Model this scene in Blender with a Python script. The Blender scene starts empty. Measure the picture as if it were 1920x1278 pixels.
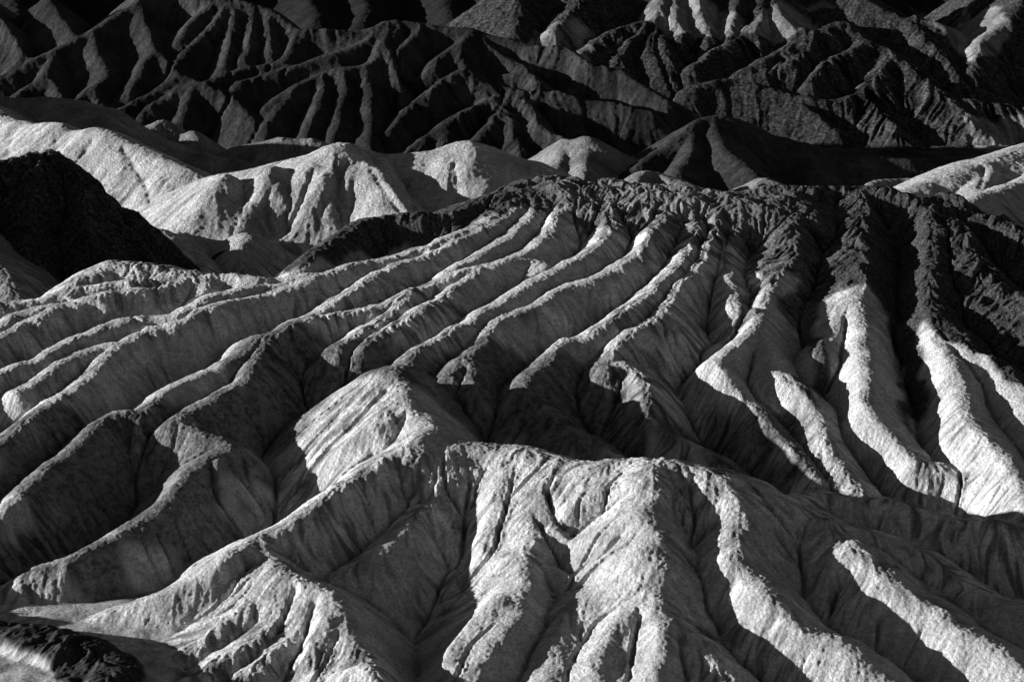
import bpy, math
import numpy as np

# ------------------------------------------------------------------ camera
FPX, PITCH, CAMZ = 4939.0, 15.0, 100.0          # focal length in photo pixels, degrees down, metres up
sc = bpy.context.scene
cam_d = bpy.data.cameras.new("camera")
cam = bpy.data.objects.new("camera", cam_d)
sc.collection.objects.link(cam)
cam.location = (0, 0, CAMZ)
cam.rotation_euler = (math.radians(90 - PITCH), 0, 0)
cam_d.sensor_width = 36.0
cam_d.lens = 36.0 * FPX / 1920.0
cam_d.clip_start = 1.0
cam_d.clip_end = 6000.0
sc.camera = cam

# ------------------------------------------------------------------ sun and sky
SUN_EL, SUN_AZ = 9.0, -90.0                     # azimuth clockwise from +Y: -90 is due left
w = bpy.data.worlds.new("World")
sc.world = w
w.use_nodes = True
nt = w.node_tree
nt.nodes.clear()
sky = nt.nodes.new("ShaderNodeTexSky")
sky.sky_type = 'NISHITA'
sky.sun_disc = False
sky.air_density = 0.3
sky.dust_density = 0.0
sky.sun_elevation = math.radians(SUN_EL)
sky.sun_rotation = math.radians(SUN_AZ % 360)
bw = nt.nodes.new("ShaderNodeRGBToBW")           # a black-and-white photograph
bg = nt.nodes.new("ShaderNodeBackground")
bg.inputs["Strength"].default_value = 0.058
out = nt.nodes.new("ShaderNodeOutputWorld")
nt.links.new(sky.outputs[0], bw.inputs[0])
nt.links.new(bw.outputs[0], bg.inputs[0])
nt.links.new(bg.outputs[0], out.inputs[0])

sun_d = bpy.data.lights.new("sun", 'SUN')
sun_d.energy = 5.0
sun_d.angle = math.radians(0.5)
sun_d.color = (1, 1, 1)
sun = bpy.data.objects.new("sun", sun_d)
sc.collection.objects.link(sun)
sun.rotation_euler = (math.radians(90 - SUN_EL), 0, math.radians(180 - SUN_AZ))
sun.location = (-200, 200, 300)
sc.view_settings.view_transform = 'Standard'
sc.view_settings.look = 'None'
sc.view_settings.exposure = 0.85
sc.view_settings.gamma = 1.0
sc.cycles.max_bounces = 4
sc.cycles.diffuse_bounces = 1

# ------------------------------------------------------------------ traced ridges
# A ridge: (group, steepness k, crest radius r, points). A point is (u, v) or (u, v, q) in the photo; it lands on the
# crest surface of its group, q metres above it, or at depth q when q > 150.
TP = math.radians(PITCH)
def ray(u, v):
    a, b = (u - 960.0) / FPX, (v - 639.0) / FPX
    fy, fz = math.cos(TP) - b * math.sin(TP), -math.sin(TP) - b * math.cos(TP)
    return a / fy, -fz / fy                       # x per metre of depth, drop per metre of depth
SURF = {'M': (157.0, .23), 'C': (157.0, .23), 'F': (164.7, .27), 'T': (411.0, .45), 'U': (435.0, .40), 'P': (312.1, .50), 'Q': (294.0, .42)}
def place(g, p):
    X, t = ray(p[0], p[1])
    q = p[2] if len(p) > 2 else 0.0
    if q > 150:
        Y = q
    else:
        A, s = SURF[g]
        Y = (A - q) / (t + s)
    return (X * Y, Y, CAMZ - t * Y)

R = []
def ridge(g, pts, k=.72, r=.7):
    P = []
    # depths given at some points only are carried along the line
    qs = [p[2] if len(p) > 2 else None for p in pts]
    if any(q is not None for q in qs):
        idx = [i for i, q in enumerate(qs) if q is not None]
        vals = [qs[i] for i in idx]
        qi = np.interp(range(len(pts)), idx, vals)
        pts = [(p[0], p[1], float(q)) for p, q in zip(pts, qi)]
    P = [place(g, p) for p in pts]
    def ext(a, b, n=24.0):
        dx, dy, dz = a[0]-b[0], a[1]-b[1], a[2]-b[2]
        L = math.hypot(dx, dy) or 1
        if a[0] > 20: n = 48.0
        return (a[0]+dx/L*n, a[1]+dy/L*n, a[2]+max(-.25, min(.25, dz/L))*n)
    off = lambda p: p[0] <= 2 or p[0] >= 1918 or p[1] >= 1276
    if off(pts[0]): P = [ext(P[0], P[1])] + P
    if off(pts[-1]): P = P + [ext(P[-1], P[-2])]
    R.append((g, k, r, np.array(P)))

M = lambda pts, k=.80, r=.45: ridge('M', pts, k, r)
F = lambda pts, k=(.70, .82), r=.6: ridge('F', pts, k, r)
C = lambda pts, k=.85, r=.8: ridge('C', pts, k, r)
# --- fluted hillside
M([(0,564),(67,556),(133,541),(200,533),(240,528),(290,526),(335,524)])
M([(135,541),(160,515),(205,490),(277,491),(333,504),(370,513)], .6, 1.2)
M([(0,609),(40,583),(80,573),(120,564),(187,554),(253,544),(300,536),(333,521),(383,513),(433,514),(473,519),(513,521),(567,514),(600,511)])
M([(0,628),(45,602),(85,587),(125,568)])
M([(0,698),(40,679),(73,671),(110,649),(143,629),(180,613),(217,598),(267,589),(327,583),(367,566),(403,551),(440,541),(480,535),(530,534)])
M([(0,819),(33,796),(73,766),(110,739),(150,713),(187,686),(213,656),(253,626),(293,606),(347,593),(373,579),(420,566),(467,553),(520,539),(567,526),(600,513),(640,501),(723,481),(780,461),(807,457),(840,441),(880,426),(950,390),(1005,358),(1035,338)])
M([(38,731),(80,706),(120,676),(160,653),(205,640),(230,641)])
M([(580,590),(610,573),(647,549),(700,519),(750,494),(800,476),(847,453),(880,435),(950,402),(1000,370),(1030,350)])
M([(833,513),(873,489),(907,469),(940,446),(960,429),(1000,400),(1040,366),(1060,345)])
M([(0,955),(27,932),(60,895),(100,862),(147,823),(173,803),(200,786),(233,774),(267,769),(293,746),(320,723),(353,709),(400,689),(443,666),(467,643),(483,629),(520,619),(557,599),(593,589),(640,580),(690,571),(727,563),(773,541),(827,523),(873,509),(913,496),(950,487),(966,476),(983,463),(1017,436),(1045,410),(1070,380),(1080,350)])
M([(940,489),(990,483),(1022,496)])
M([(683,645),(703,623),(740,599),(775,583),(815,563),(860,535),(900,505)])
M([(640,640),(690,603),(730,578),(760,556)], .84, .5)
M([(333,787),(370,759),(400,743),(433,723),(463,709),(477,669),(493,635)])
M([(345,785,0),(367,795),(385,810),(420,828),(397,845),(353,879),(320,919),(287,949),(257,965),(213,992),(173,1015),(133,1034,0),(93,1055,-.6),(50,1075,-1.2),(0,1109,-2.2)])
M([(770,695),(773,669),(800,646),(827,633),(860,611),(887,604),(899,586),(940,559),(987,536),(1027,514),(1053,498),(1087,479),(1107,463),(1135,430),(1150,395),(1150,355)])
M([(887,714),(882,662),(907,639),(925,616),(940,593),(973,579),(1007,569),(1040,553),(1077,529),(1113,521),(1147,503),(1173,483),(1200,463),(1213,452),(1232,420),(1240,380),(1240,355)])
M([(882,662),(858,680),(837,698)])
M([(1157,849,-1.8),(1107,820),(1073,806),(1035,777),(1007,745),(977,727,0),(1007,696),(1033,669),(1057,646),(1073,634),(1093,631),(1120,616),(1140,606),(1173,586),(1200,566),(1220,543),(1240,523),(1260,499),(1273,486),(1292,455),(1300,410),(1300,360)])
M([(1340,858,-2.4),(1273,826),(1240,799),(1213,773),(1207,733,0),(1198,713),(1187,694),(1160,678),(1133,683),(1153,646),(1173,629),(1207,606),(1233,593),(1253,569),(1273,540),(1300,506),(1320,479),(1335,450),(1345,410),(1350,365)], (.95, .8))
M([(1345,640,-2.5),(1380,575,-.5),(1373,539),(1363,509),(1360,473),(1370,420)])
M([(1520,890,-3),(1480,830),(1447,795),(1423,760),(1390,729),(1370,709),(1357,689,0),(1345,670),(1360,656),(1380,643),(1407,616),(1427,586),(1440,559),(1460,523),(1467,499),(1480,470),(1487,440),(1490,400),(1490,360)], (.98, .8))
M([(1620,938,-3),(1585,890),(1557,845),(1540,809),(1533,776),(1520,749),(1493,726),(1467,703,-.4),(1443,684),(1437,660),(1427,639),(1415,615)])
M([(1920,955,-4.2),(1850,912,-3.6),(1800,892,-3),(1773,869),(1723,862,-2.2),(1710,849),(1680,816,-1.8),(1657,789),(1633,759,-.3),(1627,726),(1623,693),(1617,659),(1613,626),(1613,586),(1620,555),(1623,520),(1622,446),(1612,400),(1610,360)], (1.05, .8), .8)
M([(1540,660,-1),(1557,628),(1570,600),(1612,570)])
M([(1920,903),(1880,852),(1853,819),(1833,793),(1813,769),(1800,739),(1793,699),(1773,659),(1757,633),(1751,590),(1748,526),(1746,476),(1743,430),(1740,382)], (1.05, .8), .8)
M([(1753,585),(1800,636),(1853,674),(1887,704),(1920,735)], .7, 1)
C([(1770,372),(1800,430),(1845,490),(1920,560)], (.42, 1.), 1.0)
C([(1612,358),(1621,400),(1623,446),(1624,520),(1621,552)], (.38, 1.2), .8)
C([(1490,362),(1488,400),(1486,440),(1468,495)], (.42, 1.0), .8)
C([(1742,384),(1744,430),(1747,476),(1749,526)], (.9, .5), .8)
C([(960,360),(1030,345),(1130,349),(1230,360),(1330,366),(1430,370),(1490,372)], .46, 3.)
C([(545,512),(590,478),(620,455),(680,412),(740,400),(840,401),(900,373),(950,347),(1030,331),(1080,341),(1140,336),(1200,344),(1290,351),(1360,359),(1430,355),(1510,352),(1610,354),(1690,365),(1735,380),(1752,370),(1772,363),(1795,372),(1815,392),(1840,402),(1880,412),(1920,430)], .8, .8)
# --- foreground ridge and its spurs
F([(747,689,0),(757,716),(773,743),(790,773),(800,796),(820,813),(853,826),(893,831,0),(940,836),(987,843,.2),(1040,852),(1100,865),(1173,863,1.8),(1223,859,2.4),(1273,864,2.6),(1320,879),(1380,895),(1420,925,1.2),(1467,942),(1520,962,-.6),(1567,979),(1613,999),(1680,1015,-1.8),(1730,1032),(1780,1069),(1820,1099),(1867,1115),(1920,1129,-1.8)], (.5, .8), 1.2)
F([(800,796,0),(790,815),(760,830),(727,852),(693,879),(640,910),(587,945),(547,972),(507,990),(487,999),(433,1032,0),(383,1062),(327,1097),(280,1117),(233,1132),(165,1162,-4)])
F([(490,1000),(505,1015),(525,1045),(560,1075),(600,1095),(630,1120),(650,1170),(675,1225),(715,1285)], (.5, .82))
F([(520,1046,-.3),(480,1090,-1.2),(450,1135),(393,1172),(350,1219),(325,1248,-2.2)], (.5, .8), 1.2)
F([(587,1090,-.3),(533,1139,-1.2),(493,1179),(433,1215),(365,1262,-1.2),(345,1276,-1.6)], (.5, .8), 1.2)
F([(600,1110,-.6),(540,1190,-1.3),(470,1250,-1.6),(400,1290,-1.8)], (.5, .8), 1.2)
F([(910,845,0),(850,880,-.8),(835,895,-1.2),(825,905),(810,935),(775,968),(735,1002),(700,1030,-2.2),(645,1068,-3)])
F([(990,850,0),(993,885,-.4),(995,919,-.7),(1000,962,-.8),(1002,992),(983,1015),(973,1045),(973,1085,-.8)], (.52, .85))
F([(973,1085,-.8),(973,1119),(963,1152),(933,1195),(907,1235),(890,1285,-1)], (.5, .82), .8)
F([(983,1017,-.8),(1000,1045,-1.3),(1023,1062,-1.8),(1067,1079),(1113,1096,-1.8)], .84, .5)
F([(1223,865,2.6),(1220,905,2.6),(1220,945,2.4),(1237,985),(1237,1019,1.8),(1230,1052,1.4),(1227,1079,1.),(1233,1119,.6)], (.58, .85), 1.3)
F([(1233,1119,.6),(1250,1145),(1280,1173),(1313,1202),(1347,1229),(1385,1280,0)], (.42, .82), .6)
F([(1320,880,2.6),(1340,897,2.5),(1380,925,2.2),(1390,952,1.8),(1383,985),(1380,1019),(1390,1045),(1420,1079),(1453,1119),(1493,1155,.6),(1533,1179),(1580,1205),(1647,1252),(1690,1285,0)], (.9, .8), 1.8)
F([(1540,975),(1563,999),(1597,1022),(1633,1045),(1667,1079),(1713,1105),(1757,1129),(1800,1159),(1847,1192),(1887,1225),(1920,1252)], (.9, .75), 2.2)
F([(1467,938,-.6),(1513,924,-2.4),(1567,929,-3),(1613,942),(1657,937),(1713,949),(1773,967),(1813,975),(1867,972),(1920,979,-3)])
F([(1228,1070,1.),(1187,1085,-.8),(1113,1099,-1.2),(1073,1115),(1045,1135,-1.7)], (.6, .6), .8)
F([(1113,1099,-1.2),(1070,1130,-1.5),(1052,1165),(1040,1215),(1012,1285,-1.6)], (.8, .3), 1.)
F([(1233,1119,-.3),(1180,1165,-1.2),(1130,1225),(1095,1290,-1.4)], (.38, .38), 1.6)
F([(1245,1140,-.3),(1225,1200,-.9),(1205,1290,-.9)], (.38, .38), 1.6)
# --- dark mound by the wash
ridge('G', [(-60,1160,255.),(0,1172,254.),(60,1187,251.5),(120,1204,249.),(180,1222,246.5),(212,1250,243.5),(205,1275,241.)], .5, 1.5)
# --- pale hills and the dark knoll beyond
P = lambda pts, g='P', k=.62, r=1.8: ridge(g, pts, k, r)
P([(258,400,464.),(320,360,462.),(367,347,460.),(417,327,458.),(467,315),(527,303),(567,293),(617,284),(640,270,451.),(673,270),(700,287),(727,287),(790,288),(840,283),(867,267,452.),(887,270),(923,283),(973,295),(1007,300),(1036,318,448.),(1080,345,440.)])
P([(520,306),(500,350),(468,395),(440,440,1.)])
P([(600,287),(612,330),(590,375),(560,415),(540,440,1.)])
P([(673,272,0),(697,300,1.5),(713,333,2.5),(727,348,3),(747,372,3),(768,408,3)], k=.7, r=.8)
P([(655,275),(650,330),(635,380),(620,430)])
P([(868,268),(865,320),(858,370)])
P([(430,327),(400,370),(370,405,1.5)])
P([(262,402,462.),(300,420,440.),(340,450,424.),(370,500,409.)], k=.8)
P([(300,430,424.),(330,470,415.),(345,505,408.)], k=.9)
P([(468,440,424.),(450,480,417.),(440,515,412.)], k=.7)
Q = lambda pts, k=.62, r=1.6: ridge('Q', pts, k, r)
Q([(0,207,522.),(33,223),(67,230),(87,232,507.),(117,233),(140,243),(167,243),(190,239,495.),(213,248),(247,267),(283,287),(317,300),(350,317),(387,335,470.)])
Q([(87,233,507.),(82,262,502.5),(75,300,497.)], .72, .6)
Q([(140,243,500.),(130,290,492.6),(122,330,486.5)], .72, .6)
Q([(190,240,495.),(207,283,488.6),(237,345,479.),(268,390,473.)], .72, .6)
Q([(215,250,491.),(250,300,483.5),(285,345,476.7),(310,370,473.)], .72, .6)
Q([(33,224,516.),(28,262,510.),(20,300,504.)], .72, .6)
S = lambda pts, k=.66, r=.9: ridge('S', pts, k, r)
S([(0,180,540.),(50,183),(110,187),(153,190),(180,196),(215,202,540.)])
S([(110,187,540.),(118,222,533.)]); S([(190,213,535.),(195,220,532.),(215,248,527.)]); S([(150,210,534.),(190,211,536.)])
S([(247,268,552.),(273,247,558.),(297,227,562.),(320,240),(340,253),(360,250),(373,267,555.)])
S([(310,287,520.),(350,286),(383,287),(433,293,520.)])
S([(437,277,552.),(480,267),(520,260),(550,263),(600,267),(620,278,548.)])
S([(400,300,515.),(430,297,515.),(480,305,512.)])
P7 = [(1050,302,520.),(1072,262,526.),(1090,256),(1113,256),(1150,280),(1180,295,520.)]
S(P7); S([(1070,257,528.),(1050,300,516.),(1035,320,510.)]); S([(1113,254,528.),(1102,295,514.),(1095,330,504.)])
ridge('V', [(1650,372,425.),(1673,362,427.),(1747,333,434.),(1813,310,440.),(1863,293,444.),(1920,278,450.)], .5, 2.2)
ridge('V', [(1820,382,412.),(1850,365,417.),(1880,353,421.),(1920,333,428.)], .6, 1.2)
ridge('V', [(1860,296,444.),(1845,330,434.),(1830,350,427.)], .6, 1.)
S([(1627,352,440.),(1657,330,446.),(1737,338,446.),(1770,355,440.)])
S([(1410,355,440.),(1420,330,446.),(1453,341,443.),(1490,362,438.)])
S([(1195,345,436.),(1215,322,444.),(1250,330,442.),(1290,345,437.)])
D = lambda pts, k=1.0, r=.8: ridge('D', pts, k, r)
D([(0,303,396.),(33,297,398.),(93,296,400.),(127,303,400.),(143,327,397.),(167,347),(187,363,397.),(217,390,398.),(253,407,398.),(285,434,399.)], (1.1, 1.7))
D([(93,296,400.),(60,340,393.),(40,400,385.),(30,470,372.)], .9)
D([(143,327,397.),(150,400,388.),(160,470,376.)], 1.0)
ridge('S', [(-30,470,356.),(10,505,350.),(40,540,345.),(62,562,341.)], .7, 1.)
# --- brown dissected mountain
T = lambda pts, k=.78, r=.25: ridge('T', pts, k, r)
T([(380,147),(460,123),(520,110),(550,80),(573,55),(640,55),(690,52),(723,38),(790,43),(873,50),(927,63),(957,68),(990,83),(1060,87),(1097,110),(1160,123),(1207,150),(1260,185)])
T([(433,158),(520,130),(567,117),(640,93),(690,75),(723,42)])
T([(500,202),(550,167),(593,143),(640,126),(690,117),(717,100),(723,67),(724,40)])
T([(620,135),(610,187),(593,233),(580,262)]); T([(660,122),(650,180),(640,230),(630,265)]); T([(690,117),(695,170),(690,230),(690,270)])
T([(565,160),(530,200),(500,235)])
T([(807,127),(827,97),(857,77),(880,52)]); T([(745,45),(735,90),(745,140)]); T([(790,44),(775,70),(740,103)])
T([(723,243),(750,213),(783,187),(827,150),(870,129),(913,157),(960,165),(987,170),(1040,170),(1073,177),(1117,183),(1160,187),(1230,205)])
T([(870,129),(855,100),(862,75),(878,52)])
T([(757,283),(820,240),(867,210),(900,190),(935,176),(960,165)])
T([(938,178),(940,190),(923,227),(890,257),(870,275)]); T([(938,178),(973,183),(1023,233),(1070,255)])
T([(943,195),(970,245),(1000,290)]); T([(840,232),(835,262),(840,285)]); T([(800,255),(790,280)])
T([(873,52),(905,80),(950,110),(970,125),(930,135)]); T([(950,110),(1000,150)])
T([(0,143),(33,128),(80,103),(113,83),(147,67),(180,50),(213,27),(250,0),(290,-40)])
T([(290,-40),(430,-6),(500,13),(533,33),(570,60)])
T([(430,-6),(400,40),(350,80),(320,120)]); T([(440,-6),(437,50),(425,100),(400,140)]); T([(470,3),(470,60),(455,110)])
T([(420,-6),(360,30),(330,70)]); T([(500,13),(505,60),(500,95)])
T([(250,0),(270,45),(280,85),(267,113),(253,140),(240,170)]); T([(280,85),(323,127),(327,135),(300,157),(233,200)])
T([(327,135),(357,147),(317,170),(270,203)]); T([(357,147),(345,185),(340,210)]); T([(357,147),(420,175),(480,225)])
T([(113,83),(110,103),(90,140),(53,163),(30,175)]); T([(90,140),(115,155),(130,180)])
T([(180,52),(197,133),(183,160),(157,187)]); T([(190,150),(200,190)])
T([(60,115),(20,60),(0,30)]); T([(150,67),(110,20),(90,-10)])
K = lambda pts, k=.62, r=.9: ridge('K', pts, k, r)
K([(1205,310,512.),(1220,293,517.),(1280,250,526.),(1300,233,530.),(1340,217,534.),(1393,230),(1440,253),(1513,262),(1563,277),(1613,287),(1713,297),(1780,320,524.),(1830,340,515.)])
K([(1340,218,534.),(1347,267,521.),(1370,297,513.),(1412,330,503.)]); K([(1300,235,530.),(1290,290,516.),(1270,330,505.)]); K([(1513,263,532.),(1530,310,519.)])
U = lambda pts, k=.7, r=.7: ridge('U', pts, k, r)
U([(1087,102),(1120,73),(1160,50),(1203,40),(1233,67),(1257,123)]); U([(1203,40),(1210,80),(1240,130)]); U([(1203,40),(1170,90),(1165,130)])
U([(1297,125),(1347,93),(1390,67),(1410,45)]); U([(1387,138),(1447,107),(1480,87),(1520,67),(1553,53),(1587,42),(1627,77),(1670,92),(1667,112),(1647,133),(1613,167),(1567,188)], .7, 1.)
U([(1300,160),(1370,150),(1440,165),(1500,180),(1567,188)]); U([(1627,77),(1560,110),(1510,150)]); U([(1530,70),(1480,115),(1400,145)])
U([(1670,92),(1740,150),(1800,210),(1860,262),(1920,300)], .6); U([(1620,180),(1680,240),(1720,285)], .6); U([(1920,200),(1850,195),(1800,190)], .6); U([(1490,190),(1560,240)], .6)
U([(1230,-40),(1225,20),(1212,38)]); U([(1290,-40),(1300,20),(1330,60)]); U([(1250,-30),(1255,30),(1270,62)])
U([(1390,-40),(1380,20),(1370,55)]); U([(1450,-40),(1470,20),(1520,58)]); U([(1430,-30),(1430,30),(1420,60)])
U([(1560,-60),(1620,-10),(1680,20),(1720,40),(1760,80),(1800,140)]); U([(1920,-20),(1890,40),(1860,70),(1830,130)]); U([(1730,30),(1790,50)])
U([(960,-30),(985,20),(975,60)]); U([(1100,-60),(1090,0),(1050,50)])
ridge('W', [(-500,-70,1010.),(0,-60,1000.),(500,-75,1020.),(900,-60,1010.),(1300,-90,1040.),(1700,-80,1030.),(2100,-60,1010.),(2500,-60,1000.)], .48, 4.)
for u0, u1 in ((60,20),(330,300),(560,600),(700,690),(820,860),(930,900),(1060,1010),(1180,1150),(1330,1290),(1500,1480),(1640,1610),(1800,1830),(1950,1960)):
    ridge('W', [(u0,-60,1005.),((u0+u1)/2,-10,950.),(u1,45,905.)], .6, 1.5)

# low ribs (+) and gullies (-) lying on the slopes: (points, height, half-width)
DRAPE = [
 ([(800,800),(790,840),(775,885)], .8, 1.3), ([(960,870),(930,930),(920,985),(900,1040)], .9, 1.5), ([(972,1100),(920,1150),(865,1215),(835,1270)], 1.2, 1.6),
 ([(1215,890),(1193,900),(1140,928),(1083,958),(1062,978)], .6, 1.5), ([(1215,930),(1203,943),(1157,987),(1107,1019)], .6, 1.8), ([(1225,1005),(1195,1033),(1150,1062)], .4, 1.2),
 ([(1195,915),(1140,955),(1075,990)], -.6, .6), ([(1180,985),(1140,1030),(1105,1050)], -.6, .6),
 ([(1250,1145),(1243,1200),(1235,1270)], 1.0, 1.4), ([(1205,1140),(1190,1200),(1180,1270)], -.7, .6), ([(1265,1165),(1275,1220),(1290,1270)], -.6, .6), ([(1215,1125),(1150,1180),(1110,1260)], .6,1.2),
 ([(745,770),(700,815),(625,870)], 1.0, 1.5), ([(770,765),(735,830),(700,850)], -.6, .7), ([(735,720),(690,770),(645,815)], -.5, .6),
 ([(410,860),(413,922),(440,950),(478,990)], .7, .5), ([(330,960),(350,1000),(375,1050)], .5, .6), ([(260,985),(300,1050)], .4, .6),
 ([(630,1120),(600,1190),(565,1250)], .9, 1.4), ([(560,1090),(545,1130),(510,1190)], -.6, .5), ([(600,1110),(580,1170),(560,1260)], -.6, .5), ([(500,1035),(470,1060),(420,1100)], -.5, .5), ([(560,1210),(550,1250),(545,1276)], -.4, .4), ([(520,1215),(525,1270)], -.4, .4),
 ([(885,880),(870,960),(872,1040),(865,1100)], -.8, .6), ([(840,905),(862,960)], -.5, .5), ([(905,905),(872,990)], -.5, .5), ([(800,985),(830,1040),(865,1060)], -.5, .5),
 ([(1020,900),(1035,940),(1050,975),(1075,1000)], -.8, .6), ([(1010,985),(1040,1010),(1075,1030)], .5, .9),
 ([(1290,890),(1302,960),(1290,1010),(1295,1060)], -.8, .6), ([(1270,900),(1298,940)], -.4, .4), ([(1430,960),(1480,1030),(1505,1060),(1510,1110)], -.8, .7), ([(1480,970),(1500,1040)], -.5, .5), ([(1420,990),(1470,1040)], -.4, .4),
 ([(1335,1050),(1340,1110),(1350,1180)], -.6, .5), ([(1380,1070),(1370,1130),(1345,1190)], -.5, .5), ([(1595,1070),(1570,1110),(1560,1150)], -.6, .5), ([(1660,1120),(1650,1160),(1640,1220)], -.6, .5), ([(1600,1000),(1650,1040),(1700,1075),(1740,1090)], -.5, .6), ([(1700,1050),(1770,1105),(1840,1150)], -.6, .7),
 ([(1327,530),(1333,580),(1342,640)], -.7, .5), ([(1300,540),(1320,600),(1340,640)], -.4, .4), ([(1670,600),(1680,680),(1682,720)], -.5, .4), ([(1420,680),(1450,740),(1490,800)], -.7, .6),
 ([(110,560),(190,590)], -.4, .5), ([(230,585),(255,600),(265,620)], -.5, .4), ([(105,600),(118,640)], -.6, .4), ([(240,690),(247,760)], -.3, .5),
 ([(590,310),(570,370),(540,430)], -1.2, .8), ([(655,290),(628,350),(600,400)], -1.2, .8), ([(760,320),(765,360),(780,400)], -1.2, .7), ([(705,290),(745,340),(790,400)], 1.0, 1.0), ([(850,300),(857,350),(855,400)], -1.0, .6), ([(690,310),(730,370),(770,410)], -1.0,.8), ([(470,330),(440,380)], -.8, .8), ([(530,320),(490,400)], -.8, .8),
 ([(130,260),(110,290)], -.8, .8), ([(25,240),(15,290)], -1., .8), ([(105,250),(107,300)], -.8, .7), ([(225,270),(270,340),(290,380)], -1., .8), ([(180,250),(160,290)], -.8, .8),
 ([(1840,305),(1845,330),(1835,350)], -1., .8), ([(1880,310),(1865,350)], -.8, .7),
]

# ------------------------------------------------------------------ numerical helpers
def spline(P, n=3):
    if len(P) < 3: return P
    o = []
    for i in range(len(P) - 1):
        p0, p1, p2, p3 = P[max(i-1, 0)], P[i], P[i+1], P[min(i+2, len(P)-1)]
        for j in range(n):
            t = j / n
            o.append(.5*((2*p1)+(p2-p0)*t+(2*p0-5*p1+4*p2-p3)*t*t+(3*p1-p0-3*p2+p3)*t**3))
    o.append(P[-1])
    return np.array(o)

def axis_w(n, dx, wl, m):
    x = np.arange(n) * dx / wl
    i = np.floor(x).astype(int); f = x - i
    ws = ((1-f)**3/6, (3*f**3-6*f*f+4)/6, (-3*f**3+3*f*f+3*f+1)/6, f**3/6)
    return i, ws
def noise(shape, dx, wl, seed, wl2=None):
    wl2 = wl2 or wl
    rg = np.random.default_rng(seed)
    m0, m1 = int(shape[0]*dx/wl)+6, int(shape[1]*dx/wl2)+6
    L = rg.normal(size=(m0, m1)).astype(np.float32) * 2.1
    i, ws = axis_w(shape[0], dx, wl, m0)
    A = sum(L[i+q] * ws[q][:, None].astype(np.float32) for q in range(4))
    i, ws = axis_w(shape[1], dx, wl2, m1)
    return sum(A[:, i+q] * ws[q][None, :].astype(np.float32) for q in range(4))
def fbm(shape, dx, wl, seed, n=4, gain=.5):
    o, a = 0, 1.0
    for q in range(n):
        if wl < dx * 1.6: break
        o = o + a * noise(shape, dx, wl, seed*17+q)
        a *= gain; wl *= .49
    return o
def blur(a, n=1):
    for _ in range(n):
        b = np.pad(a, 1, mode='edge')
        b = .25*b[:-2] + .5*b[1:-1] + .25*b[2:]
        a = .25*b[:, :-2] + .5*b[:, 1:-1] + .25*b[:, 2:]
    return a
def warp(a, dx, wy, wx):
    h, wd = a.shape
    yy, xx = np.meshgrid(np.arange(h, dtype=np.float32), np.arange(wd, dtype=np.float32), indexing='ij')
    y = np.clip(yy + wy/dx, 0, h-1.01); x = np.clip(xx + wx/dx, 0, wd-1.01)
    i = y.astype(int); j = x.astype(int); f = y-i; g = x-j
    return (a[i, j]*(1-f)*(1-g) + a[i+1, j]*f*(1-g) + a[i, j+1]*(1-f)*g + a[i+1, j+1]*f*g)
def up2(a):
    def one(b):
        p = np.pad(b, ((1, 2), (0, 0)), mode='edge')
        odd = (-p[:-3] + 9*p[1:-2] + 9*p[2:-1] - p[3:]) / 16
        o = np.empty((b.shape[0]*2, b.shape[1]), b.dtype)
        o[0::2] = b; o[1::2] = odd
        return o[:-1]
    return one(one(a).T).T
def upn(a):
    a = np.repeat(np.repeat(a, 2, 0), 2, 1)
    return a[:-1, :-1]

FLOOR = ([150, 240, 262, 300, 360, 420, 470, 520, 640, 760, 1000, 1300], [-2, .2, .9, -1.5, -5, -7, -9, -14, -31, -43, -55, -60])
GROUPS = ['G0', 'M', 'C', 'F', 'G', 'P', 'Q', 'S', 'V', 'D', 'T', 'K', 'U', 'W']

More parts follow.
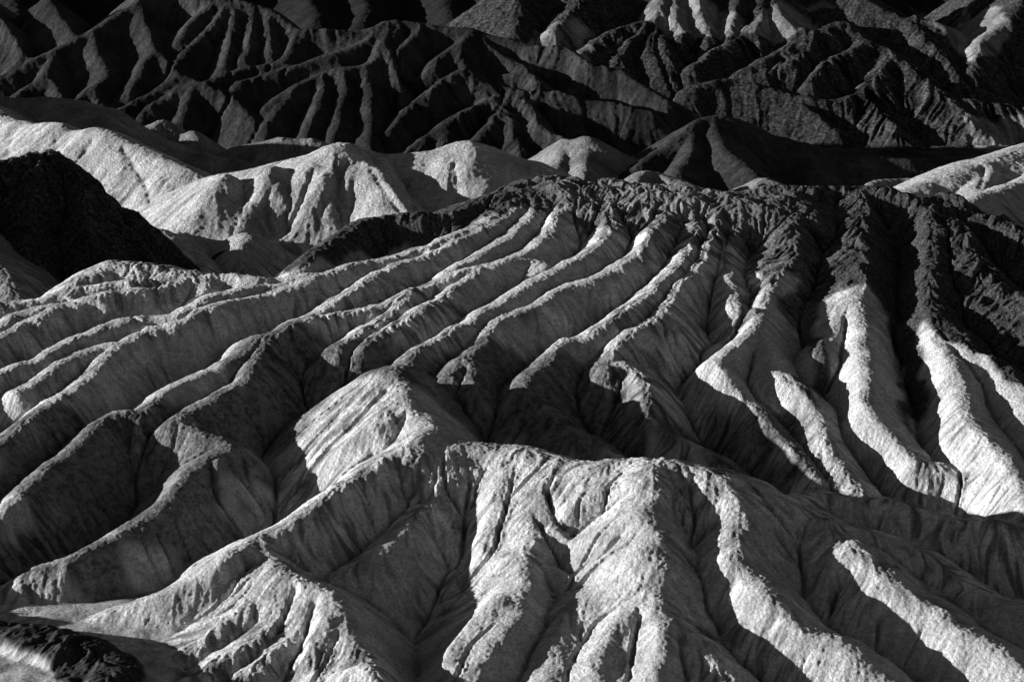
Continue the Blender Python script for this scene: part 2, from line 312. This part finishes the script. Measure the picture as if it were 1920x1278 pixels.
def build(x0, x1, y0, y1, dx, seed, carve_n, carve_depth, steps, sub=0.0):
    """heights and owning hill of every point of a grid"""
    xs = np.arange(x0, x1 + dx*.5, dx); ys = np.arange(y0, y1 + dx*.5, dx)
    sh = (len(ys), len(xs))
    Z = np.repeat(np.interp(ys, *FLOOR)[:, None], sh[1], 1).astype(np.float32)
    if y0 < 300:
        Z -= np.clip((xs[None, :] + 33.5 + (250-ys[:, None])*.25) * .4, 0, 10) * (ys[:, None] < 300)
    O = np.zeros(sh, np.int8)
    rg = np.random.default_rng(seed)
    jobs = []
    for g, k, r, P in R:
        S = spline(P)
        jobs.append((g, k, r, S))
        if sub and g in 'TUW':
            # secondary ribs down both flanks
            seg = np.hypot(*(S[1:, :2]-S[:-1, :2]).T); cum = np.r_[0, np.cumsum(seg)]
            s = rg.uniform(1, sub)
            while s < cum[-1] - 1:
                p = np.array([np.interp(s, cum, S[:, c]) for c in range(3)])
                q = np.array([np.interp(min(s+1, cum[-1]), cum, S[:, c]) for c in range(3)])
                d = (q-p)[:2]; d /= (np.hypot(*d)+1e-6)
                if q[2] > p[2]: d = -d
                sd = rg.choice([-1, 1])
                a = math.radians(rg.uniform(50, 75)) * sd
                e = np.array([d[0]*math.cos(a)-d[1]*math.sin(a), d[0]*math.sin(a)+d[1]*math.cos(a)])
                L = rg.uniform(9, 22); b = math.radians(rg.uniform(-22, 22))
                e2 = np.array([e[0]*math.cos(b)-e[1]*math.sin(b), e[0]*math.sin(b)+e[1]*math.cos(b)])
                fall = k * rg.uniform(.84, .97)
                m = p[:2] + e*L*.5; n = m + e2*L*.5
                jobs.append((g, k*1.15, .35, np.array([p-[0, 0, .3], [m[0], m[1], p[2]-.3-fall*L*.5], [n[0], n[1], p[2]-.3-fall*L*.98]])))
                s += rg.uniform(.5, 1.3) * sub
    for g, k, r, S in jobs:
        gi = GROUPS.index(g)
        for a, b in zip(S[:-1], S[1:]):
            zt = max(a[2], b[2])
            reach = min((zt - np.interp((a[1]+b[1])/2, *FLOOR) + 10) / (min(k) if isinstance(k, tuple) else k) + 3, 75)
            i0 = np.searchsorted(ys, min(a[1], b[1])-reach); i1 = np.searchsorted(ys, max(a[1], b[1])+reach)
            j0 = np.searchsorted(xs, min(a[0], b[0])-reach); j1 = np.searchsorted(xs, max(a[0], b[0])+reach)
            if i1 <= i0 or j1 <= j0: continue
            X = xs[j0:j1][None, :].astype(np.float32); Y = ys[i0:i1][:, None].astype(np.float32)
            ex, ey = b[0]-a[0], b[1]-a[1]
            L2 = ex*ex+ey*ey + 1e-9
            t = np.clip(((X-a[0])*ex + (Y-a[1])*ey) / L2, 0, 1)
            d2 = (X-a[0]-t*ex)**2 + (Y-a[1]-t*ey)**2
            if isinstance(k, tuple):
                nx, ny = (ey, -ex) if ey > 0 else (-ey, ex)
                side = ((X-a[0])*nx + (Y-a[1])*ny) / math.sqrt(L2) / np.sqrt(d2 + .01)
                kk = k[0] + (k[1]-k[0])*(.5 + .5*np.clip(side, -1, 1))
            else:
                kk = k
            D = np.sqrt(d2 + r*r) - r
            if g == 'F': D = .90*D + .03*D*D
            if g == 'M': D = .82*D + .055*D*D           # full-bodied flanks, steepest at the foot
            z = a[2] + t*(b[2]-a[2]) - kk*D
            V = Z[i0:i1, j0:j1]
            up = z > V
            V[up] = z[up]; O[i0:i1, j0:j1][up] = gi
    # bends and waves that a traced line does not have
    s = dx/.32
    Z = warp(Z, dx, .35*s*fbm(sh, dx, 7*s, seed+1, 3), .35*s*fbm(sh, dx, 7*s, seed+2, 3)).astype(np.float32)
    Z = blur(Z, 2)
    Z += (.09 if y0 > 500 else .16)*s*fbm(sh, dx, 5*s, seed+3, 3)
    drape((xs, ys, Z, O), lambda P: True)
    # rills: let water run down and cut
    for it in range(carve_n):
        zs = blur(Z, 1)
        gy, gx = np.gradient(zs, dx)
        sl = np.hypot(gx, gy) + 1e-4
        n = int(sh[0]*sh[1]*.22)
        py = rg.uniform(1, sh[0]-2, n); px = rg.uniform(1, sh[1]-2, n)
        vy = np.zeros(n); vx = np.zeros(n)
        cnt = np.zeros(sh[0]*sh[1])
        gyn, gxn = (gy/sl).ravel(), (gx/sl).ravel(); slr = sl.ravel()
        for st in range(steps):
            f = py.astype(np.int64)*sh[1] + px.astype(np.int64)
            cnt += np.bincount(f, weights=np.minimum(slr[f]*2, 1), minlength=cnt.size)
            vy = .35*vy - .65*gyn[f]; vx = .35*vx - .65*gxn[f]
            py = np.clip(py+vy, 1, sh[0]-2); px = np.clip(px+vx, 1, sh[1]-2)
        cnt = cnt.reshape(sh)
        base = blur(cnt, 6)
        rel = cnt / (base + 4.0)
        Z -= (carve_depth * (np.clip(rel, 0, 4) - 1).clip(-.5, 3) * np.clip(sl-.15, 0, .5)*2).astype(np.float32)
    return xs, ys, Z, O

def finer(xs, ys, Z, O):
    Z2, O2 = up2(Z), upn(O)
    xs2 = np.linspace(xs[0], xs[-1], Z2.shape[1]); ys2 = np.linspace(ys[0], ys[-1], Z2.shape[0])
    return xs2, ys2, Z2, O2

def hit(u, v, block):
    xs, ys, Z, O = block
    X, t = ray(u, v)
    y = np.arange(max(207, ys[0]+.5), ys[-1]-.5, .15)
    i = ((y-ys[0])/(ys[1]-ys[0])).astype(int)
    j = np.clip(((X*y-xs[0])/(xs[1]-xs[0])).astype(int), 0, len(xs)-1)
    h = np.nonzero(CAMZ - t*y < Z[i, j])[0]
    return (X*y[h[0]], y[h[0]]) if len(h) and h[0] > 0 else None

def drape(block, only):
    xs, ys, Z, O = block
    base = Z.copy()
    mul = .6 if ys[0] > 400 else 1.0
    for pts, amp, wd in DRAPE:
        P = [hit(u, v, (xs, ys, base, O)) for u, v in pts]
        if any(p is None for p in P) or not only(P): continue
        S = spline(np.array(P), 4)
        rc = wd*4 + 1
        i0, i1 = np.searchsorted(ys, S[:, 1].min()-rc), np.searchsorted(ys, S[:, 1].max()+rc)
        j0, j1 = np.searchsorted(xs, S[:, 0].min()-rc), np.searchsorted(xs, S[:, 0].max()+rc)
        X, Y = np.meshgrid(xs[j0:j1], ys[i0:i1])
        best = np.full(X.shape, 1e9)
        for q, (a, b) in enumerate(zip(S[:-1], S[1:])):
            ex, ey = b-a
            t = np.clip(((X-a[0])*ex+(Y-a[1])*ey)/(ex*ex+ey*ey+1e-9), 0, 1)
            best = np.minimum(best, np.hypot(X-a[0]-t*ex, Y-a[1]-t*ey))
        n = np.clip(np.hypot(X-S[0][0], Y-S[0][1])/(2.5*wd), 0, 1)      # fades in from its upper end
        prof = np.exp(-(best/wd)**2) if amp > 0 else np.exp(-best/wd)
        Z[i0:i1, j0:j1] += (amp*mul*prof*n).astype(np.float32)

def lic(Z, dx, seed, n=9):
    """streaks that follow the fall of the slope"""
    sh = Z.shape
    rg = np.random.default_rng(seed)
    W = rg.normal(size=sh).astype(np.float32)
    W = (blur(W, 1)*2.2 + .55*noise(sh, dx, 3.2*dx, seed+1)).astype(np.float32)
    gy, gx = np.gradient(blur(Z, 3), dx)
    jit = .25*noise(sh, dx, 7*dx, seed+2); 
    a = np.arctan2(gy, gx) + jit
    gy, gx = np.sin(a).astype(np.float32).ravel(), np.cos(a).astype(np.float32).ravel()
    yy, xx = np.meshgrid(np.arange(sh[0], dtype=np.float32)+.5, np.arange(sh[1], dtype=np.float32)+.5, indexing='ij')
    acc = W.ravel().copy(); Wf = W.ravel()
    for sg in (-1, 1):
        y, x = yy.ravel().copy(), xx.ravel().copy()
        f = np.arange(y.size)
        for q in range(n):
            y = np.clip(y+sg*gy[f], 0, sh[0]-1); x = np.clip(x+sg*gx[f], 0, sh[1]-1)
            f = y.astype(np.int32)*sh[1] + x.astype(np.int32)
            acc += Wf[f] * (1-q/(n+1))
    acc = acc.reshape(sh)
    return (acc / acc.std()).astype(np.float32)

def inside(poly, X, Y):
    r = np.zeros(np.broadcast(X, Y).shape, bool)
    n = len(poly)
    for i in range(n):
        (ax, ay), (bx, by) = poly[i], poly[(i+1) % n]
        if ay == by: continue
        c = ((ay > Y) != (by > Y)) & (X < (bx-ax)*(Y-ay)/(by-ay)+ax)
        r ^= c
    return r

# ------------------------------------------------------------------ terrain blocks
near = build(-100, 118, 206, 424, .27, 11, 6, .085, 45)
mid = build(-145, 160, 420, 585, .5, 12, 4, .05, 40)
far = build(-260, 260, 581, 1060, .75, 13, 5, .09, 45, sub=6.0)

BL = [near, mid, far]
def region(pts): return [next(h for h in [hit(u, v, b) for b in BL]+[(0., 1000.)] if h) for u, v in pts]

CAP = region([(545,516),(600,494),(660,478),(730,462),(800,443),(850,425),(900,412),(930,416),(960,396),(1000,398),(1050,385),(1090,405),(1130,430),(1180,440),(1228,440),(1222,480),(1212,520),(1235,500),(1265,465),(1310,445),(1345,450),(1392,480),(1404,560),(1385,600),(1358,640),(1400,605),(1428,560),(1440,530),(1465,500),(1490,510),(1484,580),(1482,650),(1500,740),(1538,790),(1543,745),(1532,680),(1530,620),(1550,585),(1575,560),(1604,545),(1625,540),(1650,560),(1672,610),(1680,700),(1700,800),(1722,808),(1735,750),(1742,650),(1748,600),(1765,612),(1800,645),(1853,685),(1890,712),(1919,742)])
CAP = CAP + [(114, CAP[-1][1]-22), (118, 350), (84, 380), (60, 380), (20, 382), (-10, 380), (-25, 372), (-40, 352)]
STAIN_SHADE = region([(3,880),(100,835),(190,800),(290,765),(400,705),(480,645),(560,625),(640,660),(720,620),(790,655),(860,640),(960,660),(1080,670),(1200,760),(1340,770),(1500,810),(1600,905),(1500,915),(1300,850),(1150,846),(1000,825),(900,815),(760,690),(640,760),(520,850),(570,930),(450,1000),(330,1085),(150,1140),(3,1150)])  # mottled dark clay, with deeper shade of the lower flanks painted in
MOUND = region([(2,1176),(60,1186),(120,1202),(180,1218),(214,1250),(200,1277),(110,1277),(60,1240),(2,1222)])
CORNER = region([(3,1224),(60,1245),(105,1276),(60,1277),(3,1277)])
CORNER = CORNER + [(-60, 244), (-60, 249)]
PALE_FAR = [region(p) for p in (
    [(960,85),(985,50),(1040,40),(1100,30),(1120,70),(1085,100),(1030,85)],
    [(1205,30),(1230,2),(1300,2),(1350,30),(1430,35),(1470,5),(1540,55),(1520,65),(1460,75),(1400,60),(1340,68),(1280,66),(1230,60)],
    [(1700,5),(1722,20),(1745,50),(1790,30),(1890,25),(1880,50),(1850,90),(1830,125),(1800,120),(1760,80),(1725,40)],
    [(1800,220),(1860,235),(1919,205),(1919,260),(1860,290),(1830,285)],
    [(1480,2),(1560,2),(1600,15),(1540,25)])]

# ------------------------------------------------------------------ materials
def mat(name, lo, hi, rock_lo=.02, rock_hi=.10, scale=1.0, bump=.35, streak=(.5, 1.1)):
    m = bpy.data.materials.new(name)
    m.use_nodes = True
    n, l = m.node_tree.nodes, m.node_tree.links
    n.clear()
    def N(t, **kw):
        x = n.new(t)
        for a, b in kw.items(): setattr(x, a, b)
        return x
    o = N('ShaderNodeOutputMaterial'); b = N('ShaderNodeBsdfPrincipled')
    b.inputs['Roughness'].default_value = .95
    b.inputs['Specular IOR Level'].default_value = .08
    l.new(b.outputs[0], o.inputs[0])
    geo = N('ShaderNodeNewGeometry')
    def nz(sc_, det=6, rough=.6):
        x = N('ShaderNodeTexNoise'); x.inputs['Scale'].default_value = sc_*scale
        x.inputs['Detail'].default_value = det; x.inputs['Roughness'].default_value = rough
        l.new(geo.outputs['Position'], x.inputs['Vector']); return x
    def rng(src, a, c, d=0., e=1.):
        x = N('ShaderNodeMapRange'); x.inputs['From Min'].default_value = a; x.inputs['From Max'].default_value = c
        x.inputs['To Min'].default_value = d; x.inputs['To Max'].default_value = e
        l.new(src, x.inputs['Value']); return x.outputs[0]
    def mul(a, c, op='MULTIPLY'):
        x = N('ShaderNodeMath', operation=op)
        for q, s in ((0, a), (1, c)):
            if isinstance(s, (int, float)): x.inputs[q].default_value = s
            else: l.new(s, x.inputs[q])
        return x.outputs[0]
    def mix(f, a, c):
        x = N('ShaderNodeMix', data_type='FLOAT')
        for q, s in ((0, f), (2, a), (3, c)):
            if isinstance(s, (int, float)): x.inputs[q].default_value = s
            else: l.new(s, x.inputs[q])
        return x.outputs[0]
    cap = N('ShaderNodeAttribute', attribute_name='caprock').outputs['Fac']
    stain_shade = N('ShaderNodeAttribute', attribute_name='stain_shade').outputs['Fac']
    rill = N('ShaderNodeAttribute', attribute_name='rill').outputs['Fac']
    big, medn, fine = nz(.22, 4), nz(1.1, 6, .7), nz(3.4, 6, .75)
    clay = mix(rng(big.outputs[0], .35, .65), lo, hi)
    clay = mul(clay, rng(medn.outputs[0], .3, .6, .62, 1.06))
    clay = mul(clay, rng(rill, -1.4, .8, *streak))
    clay = mul(clay, rng(fine.outputs[0], .36, .54, .6, 1.06))
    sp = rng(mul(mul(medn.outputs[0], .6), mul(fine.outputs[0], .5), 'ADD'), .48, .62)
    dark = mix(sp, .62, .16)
    clay = mul(clay, mix(stain_shade, 1.0, dark))
    clay = mul(clay, rng(stain_shade, 0., -1., 1., 5.))
    rock = mix(rng(fine.outputs[0], .42, .72), rock_lo, rock_hi)
    rock = mul(rock, rng(rill, -1.4, .8, *streak))
    rock = mul(rock, rng(medn.outputs[0], .3, .7, .6, 1.5))
    col = mix(cap, clay, rock)
    cc = N('ShaderNodeCombineColor')
    for q in range(3): l.new(col, cc.inputs[q])
    l.new(cc.outputs[0], b.inputs['Base Color'])
    bn = nz(3.2, 8, .72)
    vor = N('ShaderNodeTexVoronoi'); vor.inputs['Scale'].default_value = 2.6*scale
    l.new(geo.outputs['Position'], vor.inputs['Vector'])
    hgt = mul(mul(bn.outputs[0], mul(vor.outputs['Distance'], .35), 'SUBTRACT'), rng(medn.outputs[0], .35, .62, .35, 1.3))
    bp = N('ShaderNodeBump'); bp.inputs['Strength'].default_value = bump; bp.inputs['Distance'].default_value = .6/scale
    l.new(hgt, bp.inputs['Height']); l.new(bp.outputs[0], b.inputs['Normal'])
    return m
MATS = {
    'clay': mat('pale_clay', .58, .76, .022, .17, 1.0, .6, (.36, 1.12)),
    'pale': mat('pale_badland_clay', .50, .68, .03, .12, .8, .7),
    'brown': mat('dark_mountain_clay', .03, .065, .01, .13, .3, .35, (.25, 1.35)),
    'dim': mat('grey_badland_clay', .19, .34, .03, .12, .8, .6),
    'white': mat('chalky_badland_clay', .45, .62, .03, .12, .8, .7),
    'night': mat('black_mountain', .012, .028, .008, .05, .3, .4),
    'silt': mat('wash_silt', .50, .62, .01, .05, 1.0, .3),
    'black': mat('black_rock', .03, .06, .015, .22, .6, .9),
}

# ------------------------------------------------------------------ meshes, one per hill
def surface_noise(xs, ys, Z, cap, seed, amp, flat, rough=1.0):
    sh = Z.shape; dx = xs[1]-xs[0]; s = dx/.135
    L = lic(Z, dx, seed, 18 if ys[0] > 500 else 13)
    patch = np.clip(.55 + .35*fbm(sh, dx, 9*s, seed+5, 3), .15, 1.2)
    fine = blur(np.random.default_rng(seed+9).normal(size=sh).astype(np.float32), 1)*2.6
    pop = .018*noise(sh, dx, .9*s, seed) + .020*fine
    if ys[0] > 500: pop = pop * .3
    d = amp * s * (pop + .040*patch*L) * flat
    d += np.where(cap > 1, 1.7*cap, cap) * s * rough * (.16*np.abs(fbm(sh, dx, 2.6*s, seed+2, 4)) + .20*np.clip(fbm(sh, dx, 3.4*s, seed+3, 4), 0, 2) + .06*L)
    return (Z + d).astype(np.float32), L*patch

def soft(mask, n): return blur(mask.astype(np.float32), n)
def emit(block, seed, parts, cap, stain_shade, amp=1.0, lower=None, flat=1.0):
    xs, ys, Z, O = block
    Z, rill = surface_noise(xs, ys, Z, cap, seed, amp, flat, .5 if ys[0] > 500 else 1.0)
    if lower is not None: Z = Z - lower
    h, wd = Z.shape
    X, Y = np.meshgrid(xs.astype(np.float32), ys.astype(np.float32))
    co = np.stack([X, Y, Z], -1).reshape(-1, 3)
    idx = np.arange(h*wd).reshape(h, wd)
    quad = np.stack([idx[:-1, :-1], idx[:-1, 1:], idx[1:, 1:], idx[1:, :-1]], -1).reshape(-1, 4)
    pid = parts[:-1, :-1].ravel()
    for p, (name, label, cat, m) in PARTS.items():
        q = quad[pid == p]
        if len(q) < 30: continue
        used, inv = np.unique(q, return_inverse=True)
        me = bpy.data.meshes.new(name)
        me.vertices.add(len(used)); me.vertices.foreach_set('co', co[used].ravel())
        me.loops.add(q.size); me.loops.foreach_set('vertex_index', inv.ravel().astype(np.int32))
        me.polygons.add(len(q))
        me.polygons.foreach_set('loop_start', np.arange(0, q.size, 4, dtype=np.int32))
        me.polygons.foreach_set('use_smooth', np.ones(len(q), bool))
        for an, arr in (('caprock', cap), ('stain_shade', stain_shade), ('rill', rill)):
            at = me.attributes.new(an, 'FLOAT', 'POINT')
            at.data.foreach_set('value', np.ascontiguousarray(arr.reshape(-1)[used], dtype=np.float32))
        me.update()
        me.materials.append(MATS[m])
        BUILT.setdefault(p, []).append(me)

PARTS = {
    0: ('wash', 'pale flat dry wash floor winding between the hills at lower left', 'dry wash', 'silt'),
    1: ('fluted_hillside', 'pale clay hillside of many long parallel ridges below the dark caprock', 'hillside', 'clay'),
    2: ('caprock', 'dark rough caprock crest along the top of the fluted hillside', 'rock', 'clay'),
    3: ('foreground_hill', 'nearest pale ridge with a sharp peak and spurs running down to the front', 'hill', 'clay'),
    4: ('dark_mound', 'low dark mound beside the pale wash in the lower left corner', 'mound', 'silt'),
    5: ('pale_hill', 'pale rounded hill with a fluted face just behind the fluted hillside', 'hill', 'pale'),
    6: ('pale_ridge', 'pale ridge with a pointed crest at far left behind the black knoll', 'hill', 'white'),
    7: ('low_hills', 'small low pale hills along the foot of the dark mountains', 'hills', 'dim'),
    8: ('smooth_hill', 'smooth bright hill shoulder at the right edge behind the caprock', 'hill', 'pale'),
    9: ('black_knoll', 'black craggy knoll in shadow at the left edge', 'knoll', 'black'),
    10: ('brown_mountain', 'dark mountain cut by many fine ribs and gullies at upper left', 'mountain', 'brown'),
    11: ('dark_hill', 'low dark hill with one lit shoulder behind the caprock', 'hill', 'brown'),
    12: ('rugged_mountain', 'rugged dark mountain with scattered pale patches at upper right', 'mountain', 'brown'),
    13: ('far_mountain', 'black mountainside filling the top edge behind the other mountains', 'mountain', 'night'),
}
BUILT = {}

# near block
xs, ys, Z, O = finer(*near)
X, Y = np.meshgrid(xs, ys)
dxn = xs[1]-xs[0]
jx, jy = .8*fbm(Z.shape, dxn, 4, 71, 4), .8*fbm(Z.shape, dxn, 4, 72, 4)
cap = soft(inside(CAP, X+jx, Y+jy) & ((O == 1) | (O == 2)), 7)
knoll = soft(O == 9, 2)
stain_shade = soft(inside(STAIN_SHADE, X+4*jx, Y+4*jy), 24)
mound = soft(inside(MOUND, X+.7*jx, Y+.7*jy) & (O != 3), 3)
parts = O.copy().astype(int)
parts[(cap > .5)] = 2
parts[(O == 2) & (cap <= .5)] = 1
parts[(O == 0) & (Y > 300)] = 1
corner = inside(CORNER, X+.5*jx, Y+.5*jy)
parts[(mound > .5) | (O == 4)] = 4
parts[(parts == 4) & corner] = 0
moundf = soft(parts == 4, 6)
cap *= 1 - .4*np.exp(-((X-20)/15)**2)
emit((xs, ys, Z, O), 101, parts, np.maximum(np.maximum(cap, 1.2*knoll), .95*moundf), stain_shade, flat=1-.8*soft((O == 0) & (Y < 300), 3))
# middle block
xs, ys, Z, O = finer(*mid)
X, Y = np.meshgrid(xs, ys)
low = (Y < 424) * .4
parts = O.copy().astype(int); parts[(O == 0)] = 7; parts[O == 2] = 2; parts[O == 1] = 2
emit((xs, ys, Z, O), 201, parts, np.where(O == 9, 1.2, np.where(O <= 2, np.where(O > 0, 1., 0.), 0.)).astype(np.float32), np.zeros_like(Z), .8, low)
# far block
xs, ys, Z, O = finer(*far)
X, Y = np.meshgrid(xs, ys)
jx, jy = 2*fbm(Z.shape, xs[1]-xs[0], 14, 73, 4), 2*fbm(Z.shape, xs[1]-xs[0], 14, 74, 4)
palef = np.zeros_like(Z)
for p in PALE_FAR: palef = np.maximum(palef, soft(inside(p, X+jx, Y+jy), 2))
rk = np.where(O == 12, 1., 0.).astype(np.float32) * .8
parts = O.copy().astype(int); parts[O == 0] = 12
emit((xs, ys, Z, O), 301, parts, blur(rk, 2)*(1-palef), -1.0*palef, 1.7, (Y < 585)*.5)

for p, ms in BUILT.items():
    name, label, cat, m = PARTS[p]
    for i, me in enumerate(ms):
        o = bpy.data.objects.new(name, me)
        sc.collection.objects.link(o)
        o['kind'] = 'structure'; o['label'] = label; o['category'] = cat

# the plain under and beyond everything
me = bpy.data.meshes.new('ground')
me.from_pydata([(-4000, -500, -75), (4000, -500, -75), (4000, 5000, -75), (-4000, 5000, -75)], [], [(0, 1, 2, 3)])
me.materials.append(MATS['night'])
o = bpy.data.objects.new('ground', me)
sc.collection.objects.link(o)
o['kind'] = 'structure'; o['label'] = 'dark valley ground below the hills reaching to the horizon'; o['category'] = 'ground'
